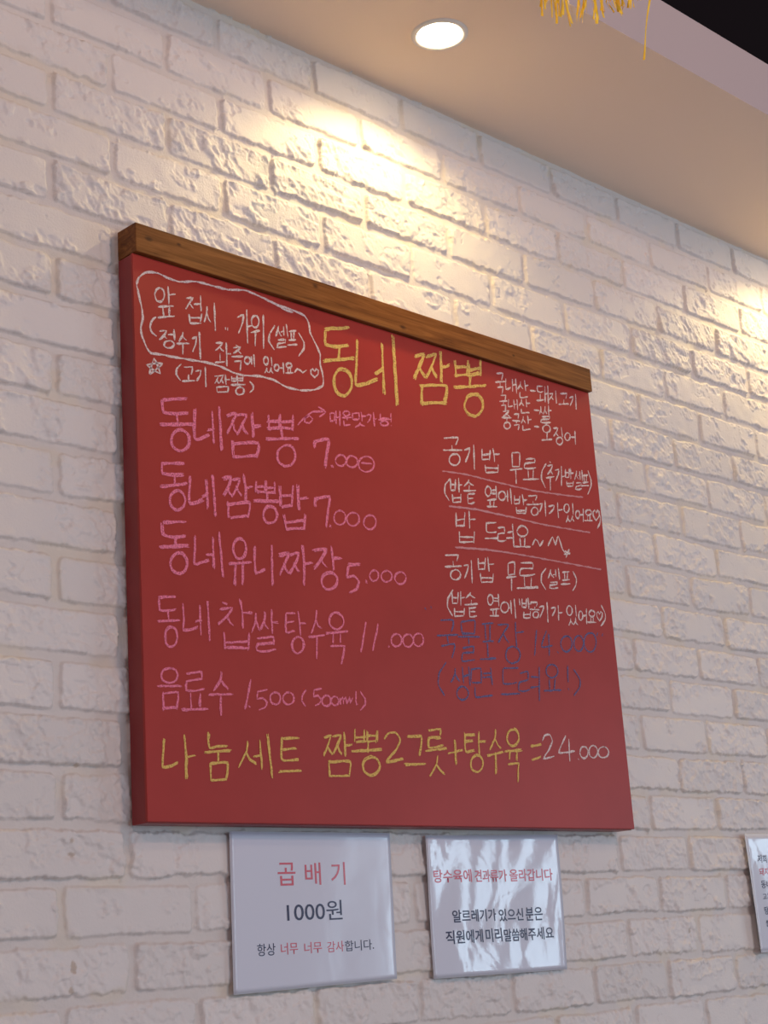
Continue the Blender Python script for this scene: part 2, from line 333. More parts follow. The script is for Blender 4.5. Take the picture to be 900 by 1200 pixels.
def smooth(p, step):
    p = [Vector(q) for q in p]
    if len(p) == 1: p = [p[0], p[0] + Vector((.8, 0))]
    out = []
    for i in range(len(p) - 1):
        a, b_, c, d_ = p[max(i - 1, 0)], p[i], p[i + 1], p[min(i + 2, len(p) - 1)]
        n = max(1, int((c - b_).length / step))
        for k in range(n):
            u = k / n; l = b_.lerp(c, u)
            cr = .5 * ((2 * b_) + (c - a) * u + (2 * a - 5 * b_ + 4 * c - d_) * u * u + (3 * b_ - a - 3 * c + d_) * u ** 3)
            out.append(l.lerp(cr, .55))
    out.append(p[-1]); return out
class Chalk:
    def __init__(s): s.v = []; s.f = []; s.k = 0
    def ribbon(s, pts, width, jit):
        n = len(pts); base = len(s.v); s.k += 1
        y = -(.00025 + (s.k % 60) * .000006)
        ph = rng.uniform(0, 9)
        for i, p in enumerate(pts):
            t_ = (pts[min(i + 1, n - 1)] - pts[max(i - 1, 0)]); t_ = t_.normalized() if t_.length else Vector((1, 0))
            nn = Vector((-t_.y, t_.x)); wd = width * (.5 + .14 * math.sin(i * .9 + ph) + rng.uniform(-.10, .10)) * (.55 if i in (0, n - 1) else 1)
            q = p + nn * rng.uniform(-jit, jit)
            for e in (1, -1):
                r = q + nn * wd * e; s.v.append((r.x / 1000, y, r.y / 1000))
        for i in range(n - 1): a = base + 2 * i; s.f.append((a, a + 1, a + 3, a + 2))
    def stroke(s, pts, width, subs, spread, wob):
        p0 = smooth(pts, 4)
        for k in range(subs):
            o = Vector((rng.uniform(-spread, spread), rng.uniform(-spread, spread))); o2 = Vector((rng.uniform(-spread, spread), rng.uniform(-spread, spread)))
            n = max(1, len(p0) - 1)
            s.ribbon([q + o.lerp(o2, i / n) for i, q in enumerate(p0)], width, wob)
def chalk_mat(name, col, cover, strength=.9):
    m, t, b = mat(name, col, .95, Specular_IOR_Level=.1)
    cv = coords(t, (1, 1, 1)); n = nd(t, 'ShaderNodeTexNoise', Scale=430.0, Detail=3.0, Roughness=.7); t.links.new(cv, n.inputs['Vector'])
    r = ramp(t, n.outputs[0], [(.66 - cover * .32, (strength,) * 3), (.90 - cover * .3, (.18,) * 3)])
    t.links.new(r.outputs[0], b.inputs['Alpha']); return m
PINK = (.90, .25, .39); WHITE = (.84, .72, .72); YEL = (.80, .55, .17)
CM = {'white': chalk_mat('white_chalk', WHITE, .62), 'pink': chalk_mat('pink_chalk', PINK, .66), 'yellow': chalk_mat('yellow_chalk', YEL, .56),
      'rule': chalk_mat('pale_pink_chalk', (.70, .34, .38), .42, .75), 'blue': chalk_mat('blue_chalk', (.15, .15, .31), .62, .88)}
ST = {  # material, line width mm, passes, spread mm, wobble mm
 'thin': ('white', 3.0, 1, .2, .3), 'white': ('white', 2.75, 1, .3, .25), 'title': ('yellow', 2.1, 6, 2.9, .5), 'pink': ('pink', 2.1, 5, 2.0, .45),
 'pinkmid': ('pink', 2.2, 3, 1.3, .4), 'pinkthin': ('pink', 2.4, 2, .5, .35), 'yellow': ('yellow', 2.0, 4, 1.6, .4), 'rule': ('rule', 2.6, 1, .3, .4), 'blue': ('blue', 2.3, 2, .8, .4)}
def write_board():
    for label, style, glyphs, polys in CHALK:
        mk, wd, subs, spread, wob = ST[style]
        tint = {'white': 'white', 'pink': 'pink', 'yellow': 'yellow', 'rule': 'pale pink', 'blue': 'dark blue'}[mk]
        words = []; px = pz = None
        for g in glyphs:                                       # a gap as wide as half a letter starts a new word
            ch, ox, oz, ax, az, bx, bz = g
            if px is None or ox - px > .40 * abs(bz) or ox < px - 40: words.append([])
            words[-1].append(g); px = ox + ax
        for k, wg in enumerate(words):
            c = Chalk()
            for ch, ox, oz, ax, az, bx, bz in wg:
                for s in glyph(ch):
                    j = .006 if len(s) > 8 else .022; du, dv = rng.uniform(-.018, .018), rng.uniform(-.018, .018)
                    pts = [(ox + ax * (u + du + rng.uniform(-j, j)) + bx * (v + dv + rng.uniform(-j, j)), oz + az * u + bz * (v + dv + rng.uniform(-j, j))) for u, v in s]
                    c.stroke(pts, wd, subs, spread, wob)
            o = pyd('chalk_lettering', c.v, c.f, CM[mk], board)
            o.location = (BX0 + boff.x, BOARD_Y + boff.y, .0007); o['label'] = tint + ' chalk handwriting'
        c = None
        groups = []
        for p in polys:                                        # strokes that touch one another are one mark
            lo = [min(q[i] for q in p) - 3 for i in (0, 1)]; hi = [max(q[i] for q in p) + 3 for i in (0, 1)]
            for gr in groups:
                if all(lo[i] < gr[1][i] and hi[i] > gr[0][i] for i in (0, 1)):
                    gr[2].append(p); gr[0] = [min(gr[0][i], lo[i]) for i in (0, 1)]; gr[1] = [max(gr[1][i], hi[i]) for i in (0, 1)]; break
            else: groups.append([lo, hi, [p]])
        for lo, hi, ps in groups:
            c = Chalk()
            for p in ps: c.stroke(p, wd, subs, spread, wob)
            big = max(hi[i] - lo[i] for i in (0, 1))
            o = pyd('chalk_underline' if style == 'rule' else 'chalk_outline' if style == 'thin' else 'chalk_squiggle' if big > 25 else 'chalk_dot', c.v, c.f, CM[mk], board)
            o.location = (BX0 + boff.x, BOARD_Y + boff.y, .0007); o['label'] = tint + ' chalk mark'
PRINT = {'p1': [('곱','red',1.4732,0.1278,0.0315,0.03),('배','red',1.5205,0.1278,0.0289,0.0296),('기','red',1.5672,0.1277,0.0267,0.0307),('1000원','ink',1.5207,0.079,0.1009,0.026),('항상','ink',1.4316,0.0319,0.0311,0.0154),('너무','red',1.4716,0.0318,0.0298,0.0151),('너무','red',1.5138,0.0314,0.0319,0.0146),('감사','red',1.555,0.031,0.0314,0.0142),('합니다.','ink',1.5998,0.0311,0.0547,0.0142)],'p2': [('탕수육에','red',1.7939,0.1218,0.0808,0.0186),('견과류가','red',1.8792,0.1214,0.0765,0.0181),('올라갑니다','red',1.9727,0.1216,0.0993,0.0184),('알르레기가','ink',1.835,0.0642,0.0978,0.0179),('있으신','ink',1.9185,0.0633,0.0569,0.0184),('분은','ink',1.9722,0.0633,0.0394,0.0199),('직원에게','ink',1.8096,0.0349,0.0792,0.0191),('미리','ink',1.8739,0.035,0.0372,0.02),('말씀해주세요','ink',1.9544,0.0337,0.1151,0.0185)],'p3': [('저희','ink',2.6178,0.1437,0.0301,0.0143),('돼지','red',2.6188,0.1207,0.0325,0.0139),('동네','ink',2.6196,0.0985,0.0324,0.0138),('고기','ink',2.6185,0.0769,0.0292,0.0113),('탕','ink',2.6109,0.0524,0.0141,0.014),('쌀','ink',2.6108,0.0302,0.0149,0.0117)]}
CORN = {'p1': [(1.3783, 0.1833), (1.6728, 0.1833), (1.6689, -0.017), (1.3745, -0.0215)], 'p2': [(1.7424, 0.1802), (2.0438, 0.1834), (2.0382, -0.0221), (1.7424, -0.0208)], 'p3': [(2.5722, 0.1885), (2.5687, -0.02)]}
STRIPS = [(0,1.5618,1.2376,1.5599,1.2238,0.0042),(0,1.5694,1.2407,1.5638,1.2136,0.0042),(0,1.5827,1.2461,1.5772,1.2202,0.0021),(0,1.5885,1.2485,1.5882,1.222,0.0032),(0,1.6,1.2532,1.5965,1.2293,0.0042),(0,1.6059,1.2556,1.6015,1.226,0.0052),(0,1.6098,1.2572,1.6086,1.2249,0.0032),(1,1.6215,1.262,1.6314,1.2299,0.0032),(1,1.6314,1.266,1.6372,1.2308,0.0032),(1,1.6513,1.2741,1.6413,1.2338,0.0042),(1,1.6554,1.2758,1.6491,1.2356,0.0042),(1,1.6614,1.2782,1.6562,1.2451,0.0032),(2,1.6756,1.2841,1.6676,1.2456,0.0032),(2,1.69,1.2899,1.6875,1.2507,0.0042),(2,1.6921,1.2908,1.6903,1.2559,0.0032),(2,1.7108,1.2984,1.7101,1.2706,0.0042),(3,1.7319,1.307,1.7428,1.2892,0.0042),(3,1.7425,1.3113,1.7489,1.2902,0.0063),(3,1.7554,1.3166,1.7575,1.2937,0.0063),(3,1.7684,1.3219,1.7672,1.3032,0.0052),(3,1.7794,1.3264,1.7743,1.3088,0.0032),(3,1.7926,1.3318,1.794,1.3281,0.0032),(4,1.8307,1.3473,1.7957,1.2347,0.0032)]
CHALK = [
 ('white chalk outline bubble around the self-service note','thin',
  [],
  [[(5.6,714.2),(9.7,725.7),(22.8,736.6),(42.1,740.4),(58.9,737.3),(78.5,737.2),(108.6,745.1),(139.0,746.4),(164.8,747.4),(196.6,754.6),(223.1,752.5),(244.5,749.0),(271.8,746.8),(293.9,745.5),(310.5,742.8),(318.3,733.3),(320.1,717.9),(330.3,702.2),(337.7,688.1),(336.5,672.1),(341.0,655.1),(339.7,639.2),(322.0,628.9),(296.5,622.7),(268.9,621.4),(242.3,627.6),(215.7,627.6),(189.2,622.8),(168.5,622.6),(148.3,626.7),(123.2,627.6),(93.4,625.2),(64.1,622.9),(40.2,621.6),(26.0,619.7),(19.2,627.1),(11.7,641.7),(10.7,653.7),(14.4,666.9),(13.0,683.0),(8.8,698.5),(5.6,714.2)],[(244.5,749.0),(271.5,743.2),(288.1,742.7)]]),
 ('white chalk first line of the note in the bubble','white',
  [('앞',35.1,718.5,37.1,9.5,-1.6,-45.3),('접',88.5,717.7,30.3,7.6,-1.7,-39.7),('시',121.4,717.4,23.6,5.9,-2.0,-43.1),('가',180.5,719.9,28.3,6.9,-2.8,-50.9),('위',205.1,718.1,29.8,7.2,-3.0,-52.1),('(',237.7,709.7,13.2,3.1,-2.3,-37.9),('셀',251.5,713.8,25.0,6.0,-2.2,-35.4),('프',274.9,710.4,19.7,4.6,-1.6,-24.4),(')',295.0,712.9,13.7,3.2,-2.6,-38.1)],
  [[(157.6,688.5),(157.9,684.3)],[(161.7,688.6),(161.5,684.2)]]),
 ('white chalk second line of the note in the bubble','white',
  [('정',40.5,656.6,30.1,7.1,-1.0,-27.0),('수',70.5,661.6,22.2,5.2,-1.4,-33.9),('기',96.6,665.6,18.6,4.3,-1.7,-40.1),('좌',137.4,660.3,29.4,6.7,-1.8,-36.3),('측',167.6,663.8,21.0,4.8,-2.0,-38.4),('에',189.9,653.8,20.2,4.5,-1.1,-19.1),('있',225.6,659.6,20.1,4.5,-1.6,-25.9),('어',246.1,654.1,19.8,4.3,-1.1,-17.7),('요',267.0,657.8,15.6,3.4,-1.0,-15.1),('~',284.8,653.7,24.2,5.2,-0.5,-7.2),('♥',315.9,660.5,17.2,3.7,-1.0,-14.4)],
  [[(36.4,674.3),(28.5,667.0),(25.8,657.3),(29.4,649.9),(36.4,646.6)],[(34.9,673.5),(29.5,667.2),(26.8,658.3)]]),
 ('white chalk star and small caption under the bubble','white',
  [('☆',20.0,610.2,24.7,5.5,-0.7,-22.0),('(',66.7,613.1,9.8,2.1,-1.0,-24.0),('고',78.2,611.5,22.2,4.8,-0.9,-20.8),('기',101.9,617.5,22.0,4.8,-1.4,-31.0),('짬',133.5,611.8,27.6,5.9,-1.3,-26.2),('뽕',163.1,616.4,27.1,5.8,-1.5,-29.0),(')',197.2,615.9,8.5,1.8,-1.0,-18.1)],
  []),
 ('large yellow chalk title at top centre','title',
  [('동',347.0,730.0,64.8,15.3,-8.1,-106.8),('네',412.8,731.4,91.2,21.1,-9.5,-112.5),('짬',541.0,737.5,83.8,18.8,-9.1,-89.3),('뽕',631.8,741.8,81.4,17.9,-10.9,-96.7)],
  []),
 ('pink chalk first menu row','pink',
  [('동',39.2,556.8,54.2,10.9,-2.7,-74.2),('네',95.5,555.5,50.0,9.9,-2.8,-63.0),('짬',152.0,561.1,63.0,12.3,-3.4,-66.9),('뽕',224.7,570.7,61.1,11.9,-4.8,-78.8),('7',315.8,552.3,30.0,5.5,-3.2,-43.8)],
  [[(347.6,516.3),(350.0,514.8)]]),
 ('pink chalk price zeros,arrow and spicy note beside the first menu row','pinkthin',
  [('0',356.5,534.2,21.1,3.7,-1.4,-17.5),('0',379.4,536.7,22.7,4.0,-1.5,-17.7),('0',403.9,540.0,32.9,5.7,-2.1,-24.7),('매',350.5,601.9,22.4,4.4,-1.8,-23.7),('운',374.8,605.7,20.8,4.1,-1.9,-22.9),('맛',396.8,608.5,29.1,5.7,-2.0,-23.6),('가',427.2,614.4,22.2,4.3,-2.0,-23.3),('능',451.8,616.7,25.2,4.9,-1.9,-20.4),('!',477.2,622.7,5.5,1.1,-2.0,-21.6)],
  [[(285.3,566.7),(296.4,578.4),(309.1,585.6),(315.6,582.0),(308.3,574.4),(299.1,574.1),(300.9,581.6),(315.8,593.2),(337.8,598.4)],[(327.0,603.6),(341.5,598.2),(328.3,587.9)],[(408.3,531.0),(431.2,533.5)]]),
 ('pink chalk second menu row','pink',
  [('동',35.9,467.3,45.5,7.8,-2.4,-66.9),('네',84.3,457.6,45.3,7.5,-2.4,-56.5),('짬',141.7,467.5,51.6,8.5,-3.1,-60.3),('뽕',197.3,467.6,45.8,7.4,-3.6,-61.3),('밥',244.5,470.2,52.6,8.5,-4.3,-66.3),('7',310.6,464.9,30.9,4.8,-3.5,-47.0)],
  [[(336.7,424.4),(337.8,422.2)]]),
 ('pink chalk zeros of the second price','pinkthin',
  [('0',346.6,447.8,23.9,3.6,-1.7,-21.8),('0',372.2,449.3,25.6,3.8,-1.7,-21.1),('0',405.8,450.4,26.1,3.8,-1.9,-22.2)],
  []),
 ('pink chalk third menu row','pink',
  [('동',32.9,385.5,48.6,7.0,-2.6,-70.4),('네',87.6,376.1,48.7,6.7,-2.6,-58.8),('유',148.1,379.6,37.1,5.1,-3.4,-64.7),('니',193.0,375.0,39.9,5.3,-3.3,-56.7),('짜',237.6,381.0,61.5,8.2,-3.6,-55.8),('장',300.8,388.4,56.5,7.5,-4.6,-63.3),('5',363.2,370.6,28.4,3.5,-3.3,-40.6)],
  [[(402.7,350.2),(403.8,348.0)]]),
 ('pink chalk zeros of the third price','pinkthin',
  [('0',411.3,367.6,18.7,2.3,-1.5,-16.6),('0',435.1,369.1,23.0,2.8,-1.6,-17.2),('0',463.2,370.6,24.0,2.9,-1.8,-18.8)],
  []),
 ('pink chalk fourth menu row','pinkmid',
  [('동',24.9,284.8,35.4,3.9,-2.3,-65.0),('네',66.3,281.5,44.5,4.8,-2.2,-52.3),('찹',124.1,291.2,60.0,6.5,-3.3,-67.2),('쌀',182.1,282.8,47.5,4.9,-3.2,-55.6),('탕',243.1,287.7,39.0,4.0,-3.9,-59.4),('수',285.2,293.4,31.3,3.2,-4.9,-67.5),('육',318.8,294.6,42.8,4.4,-5.5,-71.9),('1',384.9,287.1,14.3,1.4,-3.7,-42.6),('1',408.7,287.1,15.1,1.5,-3.5,-39.6)],
  [[(439.4,257.6),(441.2,255.8)]]),
 ('pink chalk zeros of the fourth price','pinkthin',
  [('0',447.0,275.5,22.2,2.1,-1.8,-18.8),('0',471.3,277.7,21.9,2.0,-1.9,-19.0),('0',494.0,280.8,21.5,2.0,-2.0,-20.1)],
  []),
 ('pink chalk drinks row','pinkmid',
  [('음',21.6,193.0,38.0,3.0,-1.9,-53.6),('료',60.9,189.8,43.3,3.3,-2.0,-48.8),('수',104.8,194.4,39.1,3.0,-2.7,-56.8),('1',163.2,186.8,14.5,1.1,-2.1,-37.1)],
  [[(170.2,153.6),(171.8,151.6)]]),
 ('pink chalk drinks price with size in brackets','pinkthin',
  [('5',182.6,175.2,21.5,1.5,-1.6,-26.9),('0',207.9,173.4,18.4,1.2,-1.0,-16.6),('0',231.0,175.0,19.9,1.3,-1.1,-16.8),('(',264.6,180.8,9.5,0.7,-1.6,-23.2),('5',285.6,183.1,16.9,1.2,-1.7,-23.4),('0',302.4,175.3,17.1,1.1,-1.1,-14.9),('0',320.0,175.1,14.8,1.0,-1.0,-12.7),('m',336.7,176.6,23.7,1.6,-1.0,-11.9),('l',366.0,185.4,6.3,0.4,-1.6,-18.9),(')',375.5,186.1,12.1,0.8,-2.3,-26.3)],
  []),
 ('yellow chalk set menu row along the bottom','yellow',
  [('나',28.0,105.3,51.3,2.5,-2.0,-54.4),('눔',93.1,113.4,44.4,2.2,-2.8,-59.8),('세',149.2,112.0,57.9,2.8,-3.0,-55.1),('트',218.9,113.2,39.9,1.9,-3.3,-50.8),('짬',301.5,123.4,53.3,2.6,-4.5,-59.2),('뽕',357.0,130.2,57.8,2.9,-5.4,-64.3),('2',420.3,129.7,38.7,1.9,-3.8,-40.9),('그',460.5,127.1,42.3,2.0,-4.4,-45.1),('릇',504.7,138.4,45.0,2.3,-7.0,-66.9),('+',552.5,126.4,30.3,1.4,-4.1,-36.8),('탕',587.6,140.0,49.5,2.5,-7.2,-62.1),('수',640.8,144.6,36.7,1.9,-8.3,-67.3),('육',680.6,147.4,41.8,2.1,-10.1,-78.2),('=',738.9,127.2,26.1,1.2,-3.2,-23.2)],
  []),
 ('white chalk set menu price','white',
  [('2',770.9,143.5,29.2,1.4,-5.3,-37.2),('4',810.2,144.6,41.6,2.0,-6.2,-41.7),('0',861.4,128.9,21.2,0.9,-3.0,-19.0),('0',885.6,132.1,22.8,1.0,-3.2,-20.0),('0',908.8,131.0,27.9,1.2,-2.9,-18.0)],
  [[(853.9,109.7),(856.2,108.2)]]),
 ('white chalk origin list,first line','white',
  [('국',734.1,742.6,25.7,5.5,-4.8,-37.8),('내',760.3,739.4,29.5,6.2,-3.6,-27.8),('산',791.0,742.3,29.1,6.1,-4.4,-32.9),('-',821.6,734.4,15.2,3.1,-1.2,-8.6),('돼',840.1,742.4,33.5,7.0,-4.8,-33.9),('지',873.2,740.2,24.8,5.1,-3.4,-23.6),('고',899.2,741.3,28.0,5.7,-3.1,-20.7),('기',928.7,745.5,24.6,5.0,-4.5,-29.6)],
  []),
 ('white chalk origin list,second line','white',
  [('국',740.1,705.9,20.5,4.2,-3.7,-28.6),('내',762.2,702.8,25.1,5.1,-2.6,-19.8),('산',789.9,708.4,29.9,6.0,-3.5,-26.0),('-',827.2,699.8,14.3,2.8,-1.0,-7.3),('쌀',841.2,706.7,35.2,7.0,-4.3,-30.6)],
  []),
 ('white chalk origin list,third line','white',
  [('중',742.4,678.5,25.6,5.0,-4.2,-32.6),('국',768.9,677.8,20.7,4.0,-3.8,-28.6),('산',791.0,679.2,27.2,5.3,-3.6,-26.4),('-',823.8,669.6,13.3,2.5,-1.0,-7.3),('오',843.4,673.3,28.8,5.5,-4.0,-27.9),('징',873.4,674.8,32.0,6.0,-4.8,-33.0),('어',905.3,674.2,32.5,6.1,-3.9,-25.9)],
  []),
 ('white chalk free rice line','white',
  [('공',592.7,606.4,44.7,8.2,-5.4,-49.4),('기',642.9,602.2,30.3,5.5,-5.1,-43.5),('밥',683.6,603.0,44.7,8.0,-5.1,-42.0),('무',753.1,606.7,32.2,5.7,-7.0,-53.1),('료',784.7,603.9,43.0,7.5,-5.0,-37.1),('(',831.3,603.2,14.6,2.5,-6.2,-44.0),('추',846.2,608.6,22.1,3.8,-7.6,-52.8),('가',868.3,604.3,26.1,4.4,-5.5,-37.5),('밥',895.6,604.9,23.9,4.0,-5.1,-33.6),('셀',920.2,604.9,23.6,3.9,-5.4,-35.1),('프',938.6,599.8,21.8,3.6,-3.5,-22.2),(')',956.6,611.0,11.6,2.0,-6.9,-43.8)],
  []),
 ('pale pink chalk underline below the free rice line','rule',
  [],
  [[(585.2,548.0),(640.7,551.7),(716.7,550.7),(801.7,550.7),(861.0,554.1),(937.9,560.1)]]),
 ('white chalk bracketed line about rice bowls','white',
  [('(',588.0,535.5,14.3,2.3,-4.0,-36.6),('밥',602.3,538.6,28.9,4.7,-4.5,-40.1),('솥',633.2,541.7,29.4,4.8,-4.6,-39.7),('옆',683.4,539.6,32.5,5.2,-4.4,-36.0),('에',716.4,539.9,33.1,5.3,-3.4,-27.0),('밥',754.0,536.2,33.8,5.3,-4.5,-33.9),('공',787.4,539.5,31.4,4.9,-4.7,-34.6),('기',816.9,535.0,22.2,3.4,-4.0,-28.4),('가',840.5,535.9,39.0,6.0,-4.0,-27.8),('있',882.9,540.4,31.1,4.7,-5.0,-33.4),('어',912.6,536.0,25.2,3.8,-3.8,-24.6),('요',937.4,537.3,23.0,3.4,-3.1,-19.8),('♥',960.5,541.2,19.4,2.9,-3.1,-19.6),(')',972.3,544.1,10.4,1.6,-5.7,-35.0)],
  []),
 ('pale pink chalk underline below the bracketed line','rule',
  [],
  [[(594.5,492.0),(655.6,496.7),(737.5,496.3),(828.8,495.2),(946.8,498.7)],[(594.5,491.7),(655.5,496.0),(734.6,495.5)]]),
 ('white chalk short line with a squiggle','white',
  [('밥',608.5,486.7,47.8,7.1,-6.0,-52.3),('드',675.8,477.9,32.2,4.6,-3.6,-29.3),('려',707.6,479.5,43.6,6.2,-5.1,-39.9),('요',749.5,481.6,38.7,5.5,-4.8,-35.7),('~',790.2,468.1,29.4,4.0,-2.1,-14.9)],
  [[(829.4,459.0),(843.7,476.5),(849.4,463.6),(858.9,479.8),(867.6,458.2),(878.1,448.6)],[(872.2,456.8),(885.8,451.9)],[(885.4,461.3),(873.4,444.8)],[(869.3,449.8),(886.8,454.4)]]),
 ('pale pink chalk underline below the short line','rule',
  [],
  [[(601.1,426.9),(674.6,432.9),(746.1,434.7),(843.6,435.6),(967.8,436.0)],[(601.1,426.6),(674.5,432.1),(729.4,434.8)]]),
 ('white chalk second free rice line','white',
  [('공',575.3,411.6,40.2,5.2,-4.4,-39.7),('기',618.7,408.0,23.4,3.0,-4.5,-38.3),('밥',652.4,417.8,38.2,4.9,-5.0,-41.3),('무',719.4,417.7,25.9,3.2,-6.2,-47.7),('료',746.4,420.3,55.3,6.9,-5.8,-43.5),('(',803.8,417.9,15.3,1.9,-5.2,-36.5),('셀',822.6,420.2,31.0,3.8,-5.0,-34.7),('프',856.4,418.5,26.0,3.1,-3.5,-23.2),(')',887.0,424.2,12.3,1.5,-5.3,-34.5)],
  [[(761.3,381.4),(794.7,386.0)]]),
 ('white chalk second bracketed line about rice bowls','white',
  [('(',573.7,355.8,15.5,1.7,-4.6,-40.9),('밥',585.8,355.3,30.2,3.4,-4.4,-39.3),('솥',615.3,356.8,29.1,3.2,-4.6,-39.6),('옆',667.7,359.8,30.0,3.3,-4.5,-36.2),('에',698.2,355.0,37.7,4.1,-4.0,-31.2),('밥',750.3,362.6,23.9,2.6,-4.6,-33.6),('공',769.2,357.1,24.1,2.6,-3.5,-25.4),('기',792.1,359.6,28.5,3.1,-4.9,-34.7),('가',822.5,359.0,29.0,3.1,-3.9,-26.6),('있',863.4,363.3,32.7,3.5,-5.2,-34.6),('어',894.6,360.8,23.9,2.5,-4.4,-28.2),('요',918.5,359.4,23.0,2.4,-3.4,-21.3),('♥',941.4,361.0,17.6,1.8,-2.7,-16.7),(')',954.4,373.0,15.2,1.6,-6.1,-37.5)],
  [[(743.4,361.1),(744.2,350.0)]]),
 ('dark blue chalk takeaway soup line','blue',
  [('국',546.7,306.6,47.5,4.7,-6.6,-60.8),('물',594.1,309.7,47.7,4.7,-7.3,-63.3),('포',643.5,309.3,37.4,3.6,-6.7,-54.9),('장',685.1,317.5,64.1,6.3,-8.6,-67.8),('1',773.2,311.5,7.7,0.7,-5.8,-41.3),('4',792.5,313.3,28.7,2.7,-6.0,-42.4),('0',839.8,309.2,30.1,2.8,-4.0,-26.6),('0',874.6,312.5,25.9,2.4,-4.1,-26.9),('0',902.7,320.2,32.5,3.0,-5.2,-33.2)],
  [[(827.2,281.4),(830.2,279.6)],[(934.9,317.1),(940.1,323.7)],[(950.3,318.6),(954.0,324.2)],[(522.4,323.0),(524.7,319.3)],[(535.5,326.4),(537.4,323.8)]]),
 ('dark blue chalk bracketed noodles line','blue',
  [('(',540.8,241.5,19.1,1.5,-5.7,-52.4),('생',568.8,237.2,46.6,3.7,-5.7,-50.9),('면',614.6,238.8,54.5,4.2,-5.5,-46.4),('드',682.9,244.1,47.3,3.7,-5.7,-44.1),('려',728.0,249.7,56.1,4.4,-7.4,-55.3),('요',789.7,257.4,42.9,3.4,-6.2,-43.5),('!',848.1,260.0,8.0,0.6,-5.9,-39.1),(')',863.4,256.9,20.2,1.6,-6.7,-43.4)],
  []),
]

write_board()

# ------------------------------------------------------------------ laminated notices
def paper_mat(name, dist):
    m, t, b = mat(name, (.66, .68, .79), .6, Coat_Weight=1.0, Coat_Roughness=.09)
    cv = coords(t, (1, 1, 1)); n = nd(t, 'ShaderNodeTexNoise', Scale=12.0, Detail=2.0, Distortion=.5); t.links.new(cv, n.inputs['Vector'])
    n2 = nd(t, 'ShaderNodeTexNoise', Scale=260.0, Detail=2.0); t.links.new(coords(t, (.35, 1, 1.3)), n2.inputs['Vector'])
    ad = nd(t, 'ShaderNodeMath', operation='MULTIPLY_ADD'); ad.inputs[1].default_value = .06; t.links.new(n2.outputs[0], ad.inputs[0]); t.links.new(n.outputs[0], ad.inputs[2])
    bp = nd(t, 'ShaderNodeBump', Strength=1.0, Distance=dist); t.links.new(ad.outputs[0], bp.inputs['Height']); t.links.new(bp.outputs[0], b.inputs['Coat Normal'])
    return m
m_paper = paper_mat('printed_paper', .0004); m_wavy = paper_mat('rippled_printed_paper', .0026)
m_film, t, b = mat('clear_laminate', (.86, .88, .97), .25, Alpha=.9, Coat_Weight=1.0, Coat_Roughness=.08)
m_ink, t, b = mat('dark_print', (.035, .035, .075), .5, Coat_Weight=.25, Coat_Roughness=.2)
n = nd(t, 'ShaderNodeTexNoise', Scale=300.0); t.links.new(coords(t, (1, 1, 1)), n.inputs['Vector']); r1 = ramp(t, n.outputs[0], [(.3, (.022, .022, .07)), (.7, (.035, .035, .095))]); t.links.new(r1.outputs[0], b.inputs['Base Color'])
m_rp, t, b = mat('red_print', (.60, .07, .11), .5, Coat_Weight=.6, Coat_Roughness=.2)
n = nd(t, 'ShaderNodeTexNoise', Scale=300.0); t.links.new(coords(t, (1, 1, 1)), n.inputs['Vector']); r1 = ramp(t, n.outputs[0], [(.3, (.56, .06, .10)), (.7, (.64, .08, .12))]); t.links.new(r1.outputs[0], b.inputs['Base Color'])
